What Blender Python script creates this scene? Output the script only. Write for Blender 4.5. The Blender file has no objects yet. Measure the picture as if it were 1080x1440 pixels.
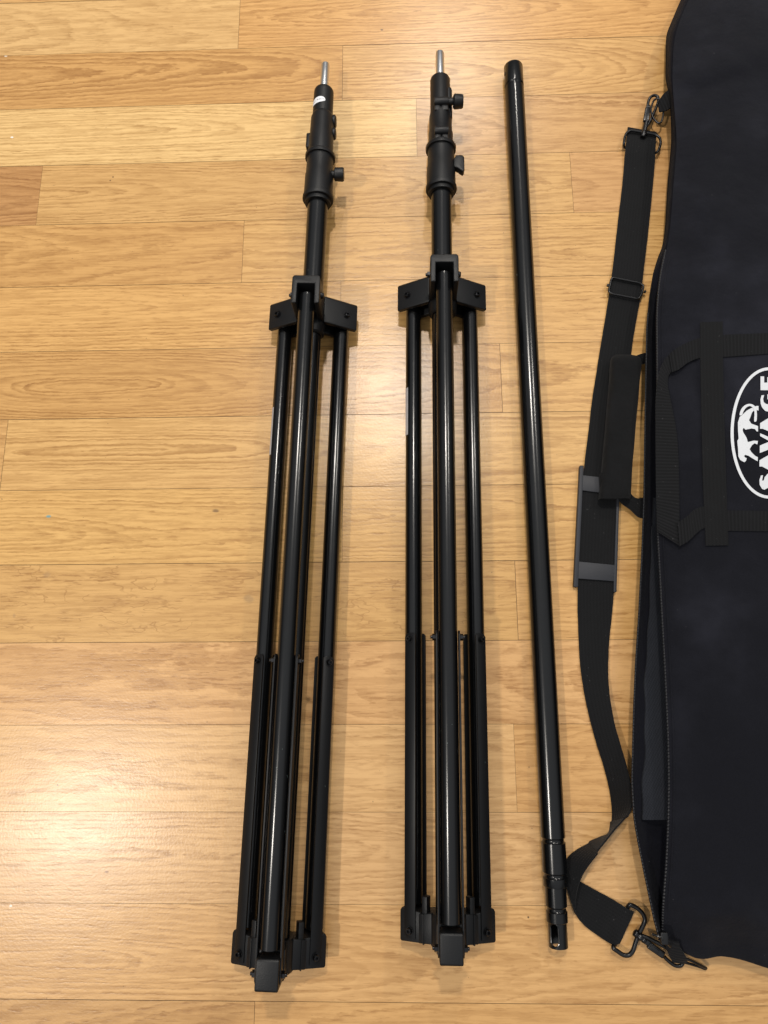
import bpy, bmesh, math, random
from mathutils import Vector, Matrix
from mathutils.geometry import tessellate_polygon

random.seed(7)
SC = bpy.context.scene
COL = SC.collection
W = 0.0889                       # width of one floor board (3.5 in)

# ------------------------------------------------------------------ camera (solved from the board seams)
CF = 998.0 / 1080.0              # focal length / picture width
CE = (0.224493586, 0.0306927334, -0.00411387279)
CAM = Vector((0.0, -10.4037219 * W, 8.99680828 * W))
cam_d = bpy.data.cameras.new('camera')
cam = bpy.data.objects.new('camera', cam_d)
COL.objects.link(cam)
cam.location = CAM
cam.rotation_euler = CE
cam_d.sensor_fit = 'HORIZONTAL'
cam_d.sensor_width = 36.0
cam_d.lens = 36.0 * CF
cam_d.clip_start = 0.01
cam_d.clip_end = 100.0
SC.camera = cam
_R = Matrix.Rotation(CE[2], 3, 'Z') @ Matrix.Rotation(CE[1], 3, 'Y') @ Matrix.Rotation(CE[0], 3, 'X')


def pt(u, v, z=0.0):
    """the place at height z that is seen at pixel (u, v) of the 1080 x 1440 photograph"""
    d = _R @ Vector(((u - 540) / 998.0, -(v - 720) / 998.0, -1.0))
    t = (z - CAM.z) / d.z
    return CAM + d * t


# ------------------------------------------------------------------ object helpers
def link(name, me, mat, parent=None):
    o = bpy.data.objects.new(name, me)
    COL.objects.link(o)
    if mat is not None:
        for m in (mat if isinstance(mat, (list, tuple)) else [mat]):
            me.materials.append(m)
    if parent is not None:
        o.parent = parent
    return o


def empty(name, label, cat, loc=(0, 0, 0), rz=0.0, group=None):
    o = bpy.data.objects.new(name, None)
    COL.objects.link(o)
    o.location = loc
    o.rotation_euler = (0, 0, rz)
    o.empty_display_size = 0.05
    o['label'] = label
    o['category'] = cat
    if group:
        o['group'] = group
    return o


class MB:
    """collects shapes and links them as one mesh object"""

    def __init__(self):
        self.bm = bmesh.new()
        self.uv = self.bm.loops.layers.uv.new('UVMap')

    def _merge(self, tb):
        me = bpy.data.meshes.new('tmp')
        tb.to_mesh(me)
        tb.free()
        self.bm.from_mesh(me)
        bpy.data.meshes.remove(me)

    def box(self, lo, hi, fr=None, bev=0.001, seg=2):
        tb = bmesh.new()
        bmesh.ops.create_cube(tb, size=1.0)
        lo, hi = Vector(lo), Vector(hi)
        for v in tb.verts:
            v.co = Vector([(lo[i] + hi[i]) / 2 + v.co[i] * (hi[i] - lo[i]) for i in range(3)])
        if bev:
            bmesh.ops.bevel(tb, geom=list(tb.edges), offset=bev, segments=seg, profile=0.5, affect='EDGES')
        if fr:
            for v in tb.verts:
                v.co = fr(v.co)
        bmesh.ops.recalc_face_normals(tb, faces=list(tb.faces))
        self._merge(tb)

    def prism(self, poly, a0, a1, fr, bev=0.0008, seg=2):
        """poly in (p, q); pushed out along the third axis from a0 to a1; fr maps (p, q, a) to a place"""
        tb = bmesh.new()
        b0 = [tb.verts.new((p, q, a0)) for p, q in poly]
        b1 = [tb.verts.new((p, q, a1)) for p, q in poly]
        n = len(poly)
        tb.faces.new(b0[::-1])
        tb.faces.new(b1)
        for i in range(n):
            tb.faces.new((b0[i], b0[(i + 1) % n], b1[(i + 1) % n], b1[i]))
        bmesh.ops.recalc_face_normals(tb, faces=list(tb.faces))
        if bev:
            bmesh.ops.bevel(tb, geom=list(tb.edges), offset=bev, segments=seg, profile=0.5, affect='EDGES')
        for v in tb.verts:
            v.co = fr(v.co)
        bmesh.ops.recalc_face_normals(tb, faces=list(tb.faces))
        self._merge(tb)

    def lathe(self, prof, origin, axis, n=40, cap=True, smooth_axis=None):
        """prof: (distance along axis, radius)"""
        tb = bmesh.new()
        ax = Vector(axis).normalized()
        e = Vector((0, 0, 1)) if abs(ax.z) < 0.9 else Vector((1, 0, 0))
        a = ax.cross(e).normalized()
        b = ax.cross(a).normalized()
        o = Vector(origin)
        rings = []
        for h, r in prof:
            rings.append([tb.verts.new(o + ax * h + (a * math.cos(2 * math.pi * k / n) + b * math.sin(2 * math.pi * k / n)) * r)
                          for k in range(n)])
        for i in range(len(rings) - 1):
            for k in range(n):
                tb.faces.new((rings[i][k], rings[i][(k + 1) % n], rings[i + 1][(k + 1) % n], rings[i + 1][k]))
        if cap:
            tb.faces.new(rings[0])
            tb.faces.new(rings[-1])
        bmesh.ops.recalc_face_normals(tb, faces=list(tb.faces))
        self._merge(tb)

    def cyl(self, p0, p1, r, n=24, bev=0.0006):
        p0, p1 = Vector(p0), Vector(p1)
        L = (p1 - p0).length
        b = min(bev, r * 0.4, L * 0.3)
        self.lathe([(0, r - b), (b * 0.3, r - b * 0.3), (b, r), (L - b, r), (L - b * 0.3, r - b * 0.3), (L, r - b)], p0, p1 - p0, n)

    def sweep(self, pts, r, closed=False, n=10, sub=6, flat=1.0):
        """a round wire through the points"""
        P = spline([Vector(p) for p in pts], sub, closed)
        tb = bmesh.new()
        m = len(P)
        up = Vector((0, 0, 1))
        rings = []
        for i, p in enumerate(P):
            if closed:
                t = P[(i + 1) % m] - P[i - 1]
            else:
                t = P[min(i + 1, m - 1)] - P[max(i - 1, 0)]
            t.normalize()
            a = t.cross(up)
            if a.length < 1e-4:
                a = t.cross(Vector((1, 0, 0)))
            a.normalize()
            b = a.cross(t).normalized()
            rings.append([tb.verts.new(p + a * (math.cos(2 * math.pi * k / n) * r) + b * (math.sin(2 * math.pi * k / n) * r * flat)) for k in range(n)])
        for i in range(m if closed else m - 1):
            q = rings[(i + 1) % m]
            for k in range(n):
                tb.faces.new((rings[i][k], rings[i][(k + 1) % n], q[(k + 1) % n], q[k]))
        if not closed:
            tb.faces.new(rings[0])
            tb.faces.new(rings[-1])
        bmesh.ops.recalc_face_normals(tb, faces=list(tb.faces))
        self._merge(tb)

    def ribbon(self, st, sub=8, thick=0.0016, cols=6, crown=0.0, rag=0.0):
        """a woven band; st: pairs of edge places (Vector, Vector)"""
        A = spline([Vector(s[0]) for s in st], sub)
        B = spline([Vector(s[1]) for s in st], sub)
        bm = self.bm
        n = len(A)
        top, bot, uvs = [], [], []
        dist = 0.0
        rnd = random.Random(len(st) * 31 + n)
        for i in range(n):
            if i:
                dist += ((A[i] + B[i]) / 2 - (A[i - 1] + B[i - 1]) / 2).length
            i0, i1 = max(i - 1, 0), min(i + 1, n - 1)
            t = (A[i1] + B[i1]) - (A[i0] + B[i0])
            w = B[i] - A[i]
            nr = w.cross(t)
            if nr.length < 1e-9:
                nr = Vector((0, 0, 1))
            nr.normalize()
            if nr.z < 0 and abs(nr.z) > 0.05:
                nr = -nr
            rt, rb, ru = [], [], []
            for j in range(cols + 1):
                f = j / cols
                p = A[i].lerp(B[i], f)
                if rag and j in (0, cols):
                    p = p + w.normalized() * rnd.uniform(-rag, rag)
                h = crown * (1 - (2 * f - 1) ** 2)
                rt.append(bm.verts.new(p + nr * h))
                rb.append(bm.verts.new(p + nr * (h - thick)))
                ru.append((f * w.length, dist))
            top.append(rt)
            bot.append(rb)
            uvs.append(ru)

        def quad(vs, us):
            f = bm.faces.new(vs)
            for lp, u in zip(f.loops, us):
                lp[self.uv].uv = u
        for i in range(n - 1):
            for j in range(cols):
                us = (uvs[i][j], uvs[i][j + 1], uvs[i + 1][j + 1], uvs[i + 1][j])
                quad((top[i][j], top[i][j + 1], top[i + 1][j + 1], top[i + 1][j]), us)
                quad((bot[i][j], bot[i + 1][j], bot[i + 1][j + 1], bot[i][j + 1]), (us[0], us[3], us[2], us[1]))
            for j in (0, cols):
                us = (uvs[i][j], uvs[i + 1][j], uvs[i + 1][j], uvs[i][j])
                quad((top[i][j], top[i + 1][j], bot[i + 1][j], bot[i][j]), us)
        for i in (0, n - 1):
            for j in range(cols):
                us = (uvs[i][j], uvs[i][j + 1], uvs[i][j + 1], uvs[i][j])
                quad((top[i][j], top[i][j + 1], bot[i][j + 1], bot[i][j]), us)

    def grid(self, rows, uvscale=1.0, closed=False):
        """rows of places joined into a sheet"""
        bm = self.bm
        V = [[bm.verts.new(p) for p in r] for r in rows]
        for i in range(len(V) - 1):
            m = len(V[i])
            for j in range(m if closed else m - 1):
                k = (j + 1) % m
                f = bm.faces.new((V[i][j], V[i][k], V[i + 1][k], V[i + 1][j]))
                f.loops[0][self.uv].uv = (j * uvscale, i * uvscale)
                f.loops[1][self.uv].uv = ((j + 1) * uvscale, i * uvscale)
                f.loops[2][self.uv].uv = ((j + 1) * uvscale, (i + 1) * uvscale)
                f.loops[3][self.uv].uv = (j * uvscale, (i + 1) * uvscale)
        return V

    def build(self, name, mat, parent=None, sharp=35, recalc=False):
        if recalc:
            bmesh.ops.recalc_face_normals(self.bm, faces=list(self.bm.faces))
        me = bpy.data.meshes.new(name)
        self.bm.to_mesh(me)
        self.bm.free()
        for p in me.polygons:
            p.use_smooth = True
        me.set_sharp_from_angle(angle=math.radians(sharp))
        return link(name, me, mat, parent)


def spline(P, sub=6, closed=False):
    if len(P) < 3 or sub <= 1:
        return list(P)
    out = []
    n = len(P)
    for i in range(n if closed else n - 1):
        p1, p2 = P[i], P[(i + 1) % n]
        p0 = P[i - 1] if (closed or i > 0) else p1 * 2 - p2
        p3 = P[(i + 2) % n] if (closed or i + 2 < n) else p2 * 2 - p1
        # centripetal-like: soften the tangents where the spacing changes
        d1, d0, d2 = (p2 - p1).length, (p1 - p0).length, (p3 - p2).length
        m1 = ((p1 - p0) / max(d0, 1e-6) * d1 + (p2 - p1)) * 0.5 * (min(d1, d0 + 1e-6) / max(d1, 1e-6)) ** 0.5
        m2 = ((p2 - p1) + (p3 - p2) / max(d2, 1e-6) * d1) * 0.5 * (min(d1, d2 + 1e-6) / max(d1, 1e-6)) ** 0.5
        for k in range(sub):
            t = k / sub
            h00, h10 = 2 * t ** 3 - 3 * t ** 2 + 1, t ** 3 - 2 * t ** 2 + t
            h01, h11 = -2 * t ** 3 + 3 * t ** 2, t ** 3 - t ** 2
            out.append(p1 * h00 + m1 * h10 + p2 * h01 + m2 * h11)
    if not closed:
        out.append(P[-1].copy())
    return out


def lerp_table(T, x):
    if x <= T[0][0]:
        return T[0][1]
    for (a, fa), (b, fb) in zip(T, T[1:]):
        if x <= b:
            return fa + (fb - fa) * (x - a) / (b - a)
    return T[-1][1]


def sstep(a, b, x):
    t = min(1.0, max(0.0, (x - a) / (b - a)))
    return t * t * (3 - 2 * t)


# ------------------------------------------------------------------ materials
class NT:
    def __init__(self, name):
        self.m = bpy.data.materials.new(name)
        self.m.use_nodes = True
        self.t = self.m.node_tree
        self.b = self.t.nodes['Principled BSDF']

    def n(self, typ, **kw):
        nd = self.t.nodes.new(typ)
        for k, v in kw.items():
            setattr(nd, k, v)
        return nd

    def l(self, a, b):
        self.t.links.new(a, b)

    def val(self, x, sock):
        if isinstance(x, (int, float)):
            sock.default_value = x
        elif isinstance(x, (tuple, list)):
            sock.default_value = x
        else:
            self.l(x, sock)

    def math(self, op, a, b=0.0, c=None, clamp=False):
        nd = self.n('ShaderNodeMath', operation=op)
        nd.use_clamp = clamp
        self.val(a, nd.inputs[0])
        self.val(b, nd.inputs[1])
        if c is not None:
            self.val(c, nd.inputs[2])
        return nd.outputs[0]

    def comb(self, x, y, z=0.0):
        nd = self.n('ShaderNodeCombineXYZ')
        self.val(x, nd.inputs[0])
        self.val(y, nd.inputs[1])
        self.val(z, nd.inputs[2])
        return nd.outputs[0]

    def sep(self, v):
        nd = self.n('ShaderNodeSeparateXYZ')
        self.l(v, nd.inputs[0])
        return nd.outputs

    def noise(self, vec, scale=1.0, detail=2.0, rough=0.5):
        nd = self.n('ShaderNodeTexNoise')
        if vec is not None:
            self.l(vec, nd.inputs['Vector'])
        nd.inputs['Scale'].default_value = scale
        nd.inputs['Detail'].default_value = detail
        nd.inputs['Roughness'].default_value = rough
        return nd.outputs['Fac']

    def mix(self, fac, a, b, mode='MIX'):
        nd = self.n('ShaderNodeMix', data_type='RGBA', blend_type=mode)
        self.val(fac, nd.inputs[0])
        self.val(a, nd.inputs[6])
        self.val(b, nd.inputs[7])
        return nd.outputs[2]

    def ramp(self, x, a, b):
        nd = self.n('ShaderNodeMapRange', interpolation_type='SMOOTHSTEP')
        self.val(x, nd.inputs['Value'])
        nd.inputs['From Min'].default_value = a
        nd.inputs['From Max'].default_value = b
        return nd.outputs['Result']

    def bump(self, h, dist=0.001, strength=1.0):
        nd = self.n('ShaderNodeBump')
        nd.inputs['Distance'].default_value = dist
        nd.inputs['Strength'].default_value = strength
        self.l(h, nd.inputs['Height'])
        self.l(nd.outputs['Normal'], self.b.inputs['Normal'])
        return nd

    def set(self, **kw):
        for k, v in kw.items():
            self.val(v, self.b.inputs[k.replace('_', ' ')])
        return self


def rgb(r, g, b):
    """sRGB 0-255 to linear"""
    f = lambda c: (c / 255 / 12.92) if c / 255 <= 0.04045 else ((c / 255 + 0.055) / 1.055) ** 2.4
    return (f(r), f(g), f(b), 1.0)


def mat_gloss(name, base=(0.0024, 0.0026, 0.003, 1), rough=0.17, spec=0.42):
    """black lacquered steel tube with small scuffs"""
    k = NT(name)
    tc = k.n('ShaderNodeTexCoord')
    n1 = k.noise(tc.outputs['Object'], 60, 3, 0.6)
    k.set(Roughness=k.math('MULTIPLY_ADD', n1, 0.05, rough), Specular_IOR_Level=spec)
    mp = k.n('ShaderNodeMapping')
    mp.inputs['Scale'].default_value = (260, 120, 260)
    k.l(tc.outputs['Object'], mp.inputs['Vector'])
    sc = k.noise(mp.outputs['Vector'], 1.0, 2, 0.5)
    big = k.noise(tc.outputs['Object'], 9, 2, 0.5)
    msk = k.math('MULTIPLY', k.ramp(sc, 0.74, 0.78), k.ramp(big, 0.52, 0.62))
    k.set(Base_Color=k.mix(k.math('MULTIPLY', msk, 0.4), base, (0.22, 0.28, 0.27, 1)))
    return k.m


def mat_plastic(name, base, rough=0.5, bumpd=0.0003):
    """matt moulded plastic, finely grained"""
    k = NT(name)
    tc = k.n('ShaderNodeTexCoord')
    n1 = k.noise(tc.outputs['Object'], 900, 2, 0.6)
    n2 = k.noise(tc.outputs['Object'], 45, 3, 0.6)
    lo = tuple(c * 0.8 for c in base[:3]) + (1,)
    hi = tuple(c * 1.25 for c in base[:3]) + (1,)
    k.set(Specular_IOR_Level=0.34, Base_Color=k.mix(n2, lo, hi), Roughness=k.math('MULTIPLY_ADD', n2, 0.16, rough - 0.08))
    k.bump(n1, bumpd, 0.5)
    return k.m


def mat_metal(name, base, rough):
    k = NT(name)
    tc = k.n('ShaderNodeTexCoord')
    n1 = k.noise(tc.outputs['Object'], 300, 2)
    k.set(Base_Color=base, Metallic=1.0, Roughness=k.math('MULTIPLY_ADD', n1, 0.1, rough - 0.05))
    return k.m


def mat_webbing(name, base, along=0.0021, across=0.0017, cross=False, rough=0.8):
    """woven band; the weave follows the band's own length and width"""
    k = NT(name)
    uv = k.n('ShaderNodeUVMap')
    x, y, _ = k.sep(uv.outputs['UV'])
    sx = k.math('SINE', k.math('MULTIPLY', x, 2 * math.pi / along))
    sy = k.math('SINE', k.math('MULTIPLY', y, 2 * math.pi / across))
    tc = k.n('ShaderNodeTexCoord')
    nz = k.noise(tc.outputs['Object'], 700, 2)
    if cross:
        h = k.math('ADD', k.math('MULTIPLY', sy, 0.5), k.math('MULTIPLY', nz, 0.5))
    else:
        h = k.math('ADD', k.math('MULTIPLY', k.math('MULTIPLY', sx, sy), 0.25), k.math('ADD', k.math('MULTIPLY', sx, 0.20), k.math('MULTIPLY', nz, 0.8)))
    f = k.math('MULTIPLY_ADD', h, 0.5, 0.4, clamp=True)
    big = k.noise(tc.outputs['Object'], 18, 3, 0.6)
    lint = k.ramp(k.noise(tc.outputs['Object'], 380, 1), 0.765, 0.80)
    lo = tuple(c * 0.45 for c in base[:3]) + (1,)
    hi = tuple(c * 1.7 for c in base[:3]) + (1,)
    c = k.mix(f, lo, hi)
    c = k.mix(k.math('MULTIPLY', k.ramp(big, 0.5, 0.75), 0.25), c, tuple(v * 2.2 for v in base[:3]) + (1,))
    c = k.mix(k.math('MULTIPLY', lint, 0.35), c, (0.12, 0.12, 0.12, 1))
    k.set(Base_Color=c, Roughness=rough, Specular_IOR_Level=0.15)
    k.b.inputs['Sheen Weight'].default_value = 0.05
    k.bump(h, 0.0006, 0.7)
    return k


def mat_cloth(name, base, weave=0.0011, dust=0.45, sheen=0.03):
    """polyester canvas with dust and lint"""
    k = NT(name)
    tc = k.n('ShaderNodeTexCoord')
    x, y, z = k.sep(tc.outputs['Object'])
    d1 = k.math('SINE', k.math('MULTIPLY', k.math('ADD', x, y), 2 * math.pi / weave))
    d2 = k.math('SINE', k.math('MULTIPLY', k.math('SUBTRACT', x, k.math('MULTIPLY', y, 0.6)), 2 * math.pi / weave))
    nz = k.noise(tc.outputs['Object'], 800, 2, 0.7)
    h = k.math('ADD', k.math('MULTIPLY', k.math('ADD', d1, d2), 0.16), nz)
    big = k.noise(tc.outputs['Object'], 7, 4, 0.6)
    mid = k.noise(tc.outputs['Object'], 35, 3, 0.6)
    lo = tuple(c * 0.5 for c in base[:3]) + (1,)
    hi = tuple(c * 1.5 for c in base[:3]) + (1,)
    c = k.mix(k.math('MULTIPLY_ADD', h, 0.7, 0.1, clamp=True), lo, hi)
    dusty = k.math('MULTIPLY', k.ramp(big, 0.40, 0.75), k.math('MULTIPLY', mid, dust * 1.5))
    c = k.mix(dusty, c, tuple(v * 2.6 + 0.004 for v in base[:3]) + (1,))
    mp = k.n('ShaderNodeMapping')
    mp.inputs['Scale'].default_value = (420, 300, 300)
    mp.inputs['Rotation'].default_value = (0, 0, 0.6)
    k.l(tc.outputs['Object'], mp.inputs['Vector'])
    lint = k.math('MULTIPLY', k.ramp(k.noise(mp.outputs['Vector'], 1, 1), 0.80, 0.835), k.ramp(k.noise(tc.outputs['Object'], 22, 2), 0.5, 0.6))
    c = k.mix(k.math('MULTIPLY', lint, 0.5), c, (0.2, 0.2, 0.2, 1))
    k.set(Base_Color=c, Roughness=0.85, Specular_IOR_Level=0.13)
    k.b.inputs['Sheen Weight'].default_value = sheen
    k.b.inputs['Sheen Roughness'].default_value = 0.5
    wr = k.math('ADD', k.math('MULTIPLY', h, 0.25), k.math('ADD', k.math('MULTIPLY', k.noise(tc.outputs['Object'], 34, 3, 0.6), 1.6), k.math('MULTIPLY', k.noise(tc.outputs['Object'], 11, 2, 0.5), 6.0)))
    k.bump(wr, 0.0030, 0.7)
    return k


def mat_floor():
    """oak boards: every board carries its own colour, on some lower rows lightened for glare, and its own cut through the growth rings"""
    k = NT('oak_boards')
    geo = k.n('ShaderNodeNewGeometry')
    P = geo.outputs['Position']

    def att(nm):
        a = k.n('ShaderNodeAttribute', attribute_type='GEOMETRY', attribute_name=nm)
        return a.outputs['Vector']
    tone = att('board_colour')
    xo, yc, dep = k.sep(att('board_cut'))
    slope, seed, con = k.sep(att('board_grain'))
    px, py, pz = k.sep(P)
    x = k.math('ADD', px, xo)
    y = k.math('SUBTRACT', py, yc)
    sp = k.math('MULTIPLY', seed, 37.0)
    n1 = k.noise(k.comb(k.math('MULTIPLY', x, 2.6), k.math('MULTIPLY', y, 9.0), sp), 1, 2, 0.45)
    n2 = k.noise(k.comb(k.math('MULTIPLY', x, 26.0), k.math('MULTIPLY', y, 60.0), sp), 1, 2, 0.55)
    n3 = k.noise(k.comb(k.math('MULTIPLY', x, 110.0), k.math('MULTIPLY', y, 260.0), sp), 1, 2, 0.5)
    dd = k.math('ADD', dep, k.math('MULTIPLY', slope, x))
    dd = k.math('ADD', dd, k.math('MULTIPLY_ADD', n1, 0.040, -0.020))
    yy = k.math('ADD', y, k.math('MULTIPLY_ADD', n1, 0.014, -0.007))
    r = k.math('SQRT', k.math('ADD', k.math('MULTIPLY', yy, yy), k.math('MULTIPLY', dd, dd)))
    r = k.math('ADD', r, k.math('MULTIPLY_ADD', n2, 0.0050, -0.0025))
    r = k.math('ADD', r, k.math('MULTIPLY_ADD', n3, 0.0030, -0.0015))
    cyc = k.math('DIVIDE', r, 0.0047)
    cyc = k.math('ADD', cyc, k.math('MULTIPLY', k.noise(k.comb(k.math('MULTIPLY', r, 70.0), sp, 0.0), 1, 2, 0.6), 2.2))
    ph = k.math('FRACT', cyc)
    year = k.noise(k.comb(k.math('MULTIPLY', k.math('FLOOR', cyc), 0.73), sp, 3.0), 1, 0)
    up = k.ramp(ph, 0.05, 0.80)
    dn = k.math('SUBTRACT', 1.0, k.ramp(ph, 0.84, 1.0))
    ring = k.math('MULTIPLY', k.math('MULTIPLY', k.math('POWER', up, 1.6), dn), k.math('MULTIPLY_ADD', k.ramp(year, 0.3, 0.7), 0.75, 0.45))
    # fine pores, long along the board
    f1 = k.noise(k.comb(k.math('MULTIPLY', x, 48.0), k.math('MULTIPLY', y, 430.0), sp), 1, 3, 0.65)
    f2 = k.noise(k.comb(k.math('MULTIPLY', x, 14.0), k.math('MULTIPLY', y, 210.0), sp), 1, 3, 0.6)
    pore = k.math('MULTIPLY', k.ramp(f1, 0.49, 0.62), k.math('MULTIPLY_ADD', ring, 0.75, 0.35))
    blot = k.noise(k.comb(k.math('MULTIPLY', x, 5.0), k.math('MULTIPLY', y, 16.0), sp), 1, 4, 0.6)
    dark = k.mix(1.0, tone, (0.66, 0.58, 0.47, 1), 'MULTIPLY')
    light = k.mix(1.0, tone, (1.06, 1.07, 1.10, 1), 'MULTIPLY')
    c = k.mix(k.math('MULTIPLY', k.math('MULTIPLY', ring, con), k.math('MULTIPLY_ADD', f2, 0.8, 0.35)), light, dark)
    deep = k.mix(1.0, tone, (0.52, 0.42, 0.31, 1), 'MULTIPLY')
    c = k.mix(k.math('MULTIPLY', pore, 0.60), c, deep)
    # ray flecks on the quarter-sawn boards
    rf = k.noise(k.comb(k.math('MULTIPLY', x, 34.0), k.math('MULTIPLY', y, 75.0), sp), 1, 2, 0.5)
    line = k.math('SUBTRACT', 1.0, k.ramp(k.math('ABSOLUTE', k.math('SUBTRACT', rf, 0.5)), 0.006, 0.020))
    some = k.math('MULTIPLY', k.ramp(k.noise(k.comb(k.math('MULTIPLY', x, 16.0), k.math('MULTIPLY', y, 40.0), sp), 1, 1), 0.52, 0.6), k.math('LESS_THAN', con, 0.4))
    c = k.mix(k.math('MULTIPLY', k.math('MULTIPLY', line, some), 0.5), c, deep)
    c = k.mix(k.math('MULTIPLY', k.ramp(f2, 0.44, 0.62), 0.40), c, dark)
    c = k.mix(k.math('MULTIPLY', k.ramp(blot, 0.4, 0.75), 0.28), c, k.mix(1.0, tone, (0.86, 0.80, 0.72, 1), 'MULTIPLY'))
    # knots, nail dots, crumbs of paint (each where it lies on the boards)
    for (u, v, rad, sx, colr, amt) in SPOTS:
        q = pt(u, v, 0)
        dx = k.math('MULTIPLY', k.math('SUBTRACT', px, q.x), 1.0 / sx)
        dy = k.math('SUBTRACT', py, q.y)
        dist = k.math('SQRT', k.math('ADD', k.math('MULTIPLY', dx, dx), k.math('MULTIPLY', dy, dy)))
        dist = k.math('ADD', dist, k.math('MULTIPLY_ADD', n3, rad * 0.9, -rad * 0.45))
        c = k.mix(k.math('MULTIPLY', k.math('SUBTRACT', 1.0, k.ramp(dist, rad * 0.4, rad)), amt), c, colr)
    speck = k.ramp(k.noise(P, 260, 1), 0.785, 0.81)
    c = k.mix(k.math('MULTIPLY', speck, 0.55), c, (0.08, 0.045, 0.02, 1))
    h = k.math('ADD', k.math('MULTIPLY', pore, -0.16), k.math('ADD', k.math('MULTIPLY', ring, -0.04), k.math('MULTIPLY', k.noise(P, 380, 2, 0.6), 0.75)))
    k.bump(h, 0.00028, 0.5)
    k.set(Base_Color=c, Roughness=k.math('MULTIPLY_ADD', blot, 0.10, 0.25), Specular_IOR_Level=0.5)
    return k.m


SPOTS = [
    (303, 718, 0.0028, 1.9, (0.13, 0.075, 0.033, 1), 0.7),
    (155, 254, 0.0017, 1.0, (0.10, 0.05, 0.02, 1), 0.9),
    (159, 249, 0.0014, 1.0, (0.10, 0.05, 0.02, 1), 0.9),
    (68, 726, 0.0020, 1.8, (0.10, 0.30, 0.33, 1), 0.8),
    (17, 193, 0.0017, 1.5, (0.80, 0.78, 0.72, 1), 0.9),
    (8, 79, 0.0015, 1.8, (0.80, 0.75, 0.65, 1), 0.7),
    (15, 1274, 0.0014, 1.5, (0.80, 0.76, 0.68, 1), 0.8),
    (743, 1290, 0.0013, 1.0, (0.05, 0.025, 0.01, 1), 0.9),
    (81, 1104, 0.0013, 1.0, (0.07, 0.035, 0.015, 1), 0.8),
    (537, 42, 0.0018, 1.5, (0.08, 0.045, 0.02, 1), 0.8),
    (150, 1226, 0.0018, 1.8, (0.22, 0.10, 0.04, 1), 0.8),
    (20, 866, 0.003, 0.7, (0.30, 0.18, 0.085, 1), 0.4),
    (350, 842, 0.006, 1.3, (0.30, 0.19, 0.09, 1), 0.45),
    (66, 808, 0.005, 1.2, (0.31, 0.19, 0.09, 1), 0.4),
]

M = {}
M['floor'] = mat_floor()
gp = NT('floor_gap')
gp.set(Base_Color=gp.mix(gp.noise(None, 30), (0.15, 0.09, 0.045, 1), (0.24, 0.15, 0.08, 1)), Roughness=0.8)
M['gap'] = gp.m
M['gloss'] = mat_gloss('black_lacquer')
M['satin'] = mat_gloss('black_satin_steel', (0.0042, 0.0044, 0.0050, 1), 0.38, 0.3)
M['plastic'] = mat_plastic('black_plastic', (0.0040, 0.0043, 0.0050, 1), 0.46)
M['plastic_dark'] = mat_plastic('black_knob_plastic', (0.0055, 0.0057, 0.006, 1), 0.42)
M['screw'] = mat_metal('blackened_steel', (0.035, 0.035, 0.037, 1), 0.34)
M['chrome'] = mat_metal('chromed_steel', (0.80, 0.81, 0.82, 1), 0.30)
M['wire'] = mat_gloss('black_coated_wire', (0.005, 0.005, 0.0055, 1), 0.28)
M['grey_rubber'] = mat_plastic('grey_rubber', (0.024, 0.0255, 0.031, 1), 0.55)
M['web'] = mat_webbing('strap_webbing', (0.0048, 0.0050, 0.0056), 0.0036, 0.0026).m
M['web_handle'] = mat_webbing('handle_webbing', (0.0052, 0.0054, 0.0062), 0.003, 0.0036, cross=True).m
M['cloth'] = mat_cloth('navy_black_canvas', (0.0066, 0.0070, 0.0106), dust=0.9).m
M['cloth_dark'] = mat_cloth('navy_lining', (0.0040, 0.0044, 0.0085), dust=0.15, sheen=0.02).m
M['wrap'] = mat_cloth('black_wrap_cloth', (0.0060, 0.0062, 0.0068), weave=0.0014, dust=0.4, sheen=0.04).m
M['lining'] = mat_cloth('slate_lining', (0.017, 0.019, 0.0245), weave=0.003, dust=0.2, sheen=0.03).m
zk = NT('zipper_coil')
zu = zk.n('ShaderNodeUVMap')
zx, zy, _ = zk.sep(zu.outputs['UV'])
zs = zk.math('SINE', zk.math('MULTIPLY', zy, 2 * math.pi / 0.0034))
zk.set(Base_Color=zk.mix(zk.math('MULTIPLY_ADD', zs, 0.5, 0.5), (0.004, 0.004, 0.006, 1), (0.013, 0.0135, 0.017, 1)), Roughness=0.55)
zk.bump(zs, 0.001, 0.6)
M['zip'] = zk.m
pk = NT('white_print')
ptc = pk.n('ShaderNodeTexCoord')
pn = pk.noise(ptc.outputs['Object'], 650, 2, 0.7)
pk.set(Base_Color=pk.mix(pk.ramp(pn, 0.6, 0.8), (0.62, 0.64, 0.67, 1), (0.30, 0.31, 0.33, 1)), Roughness=0.7)
pk.bump(pn, 0.0004, 0.5)
M['print'] = pk.m
sk = NT('silver_sticker')
stc = sk.n('ShaderNodeTexCoord')
sk.set(Base_Color=sk.mix(sk.noise(stc.outputs['Object'], 120), (0.30, 0.30, 0.31, 1), (0.45, 0.45, 0.46, 1)), Roughness=0.4)
M['sticker'] = sk.m
lk = NT('white_label')
luv = lk.n('ShaderNodeUVMap')
lx, ly, _ = lk.sep(luv.outputs['UV'])
band = lk.math('MULTIPLY', lk.ramp(ly, 0.34, 0.42), lk.math('SUBTRACT', 1.0, lk.ramp(ly, 0.58, 0.66)))
dash = lk.ramp(lk.noise(lk.comb(lk.math('MULTIPLY', lx, 26.0), lk.math('MULTIPLY', ly, 5.0)), 1, 1), 0.46, 0.56)
lk.set(Base_Color=lk.mix(lk.math('MULTIPLY', lk.math('MULTIPLY', band, dash), 0.75), (0.72, 0.73, 0.76, 1), (0.10, 0.10, 0.12, 1)), Roughness=0.5)
M['label'] = lk.m

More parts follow.
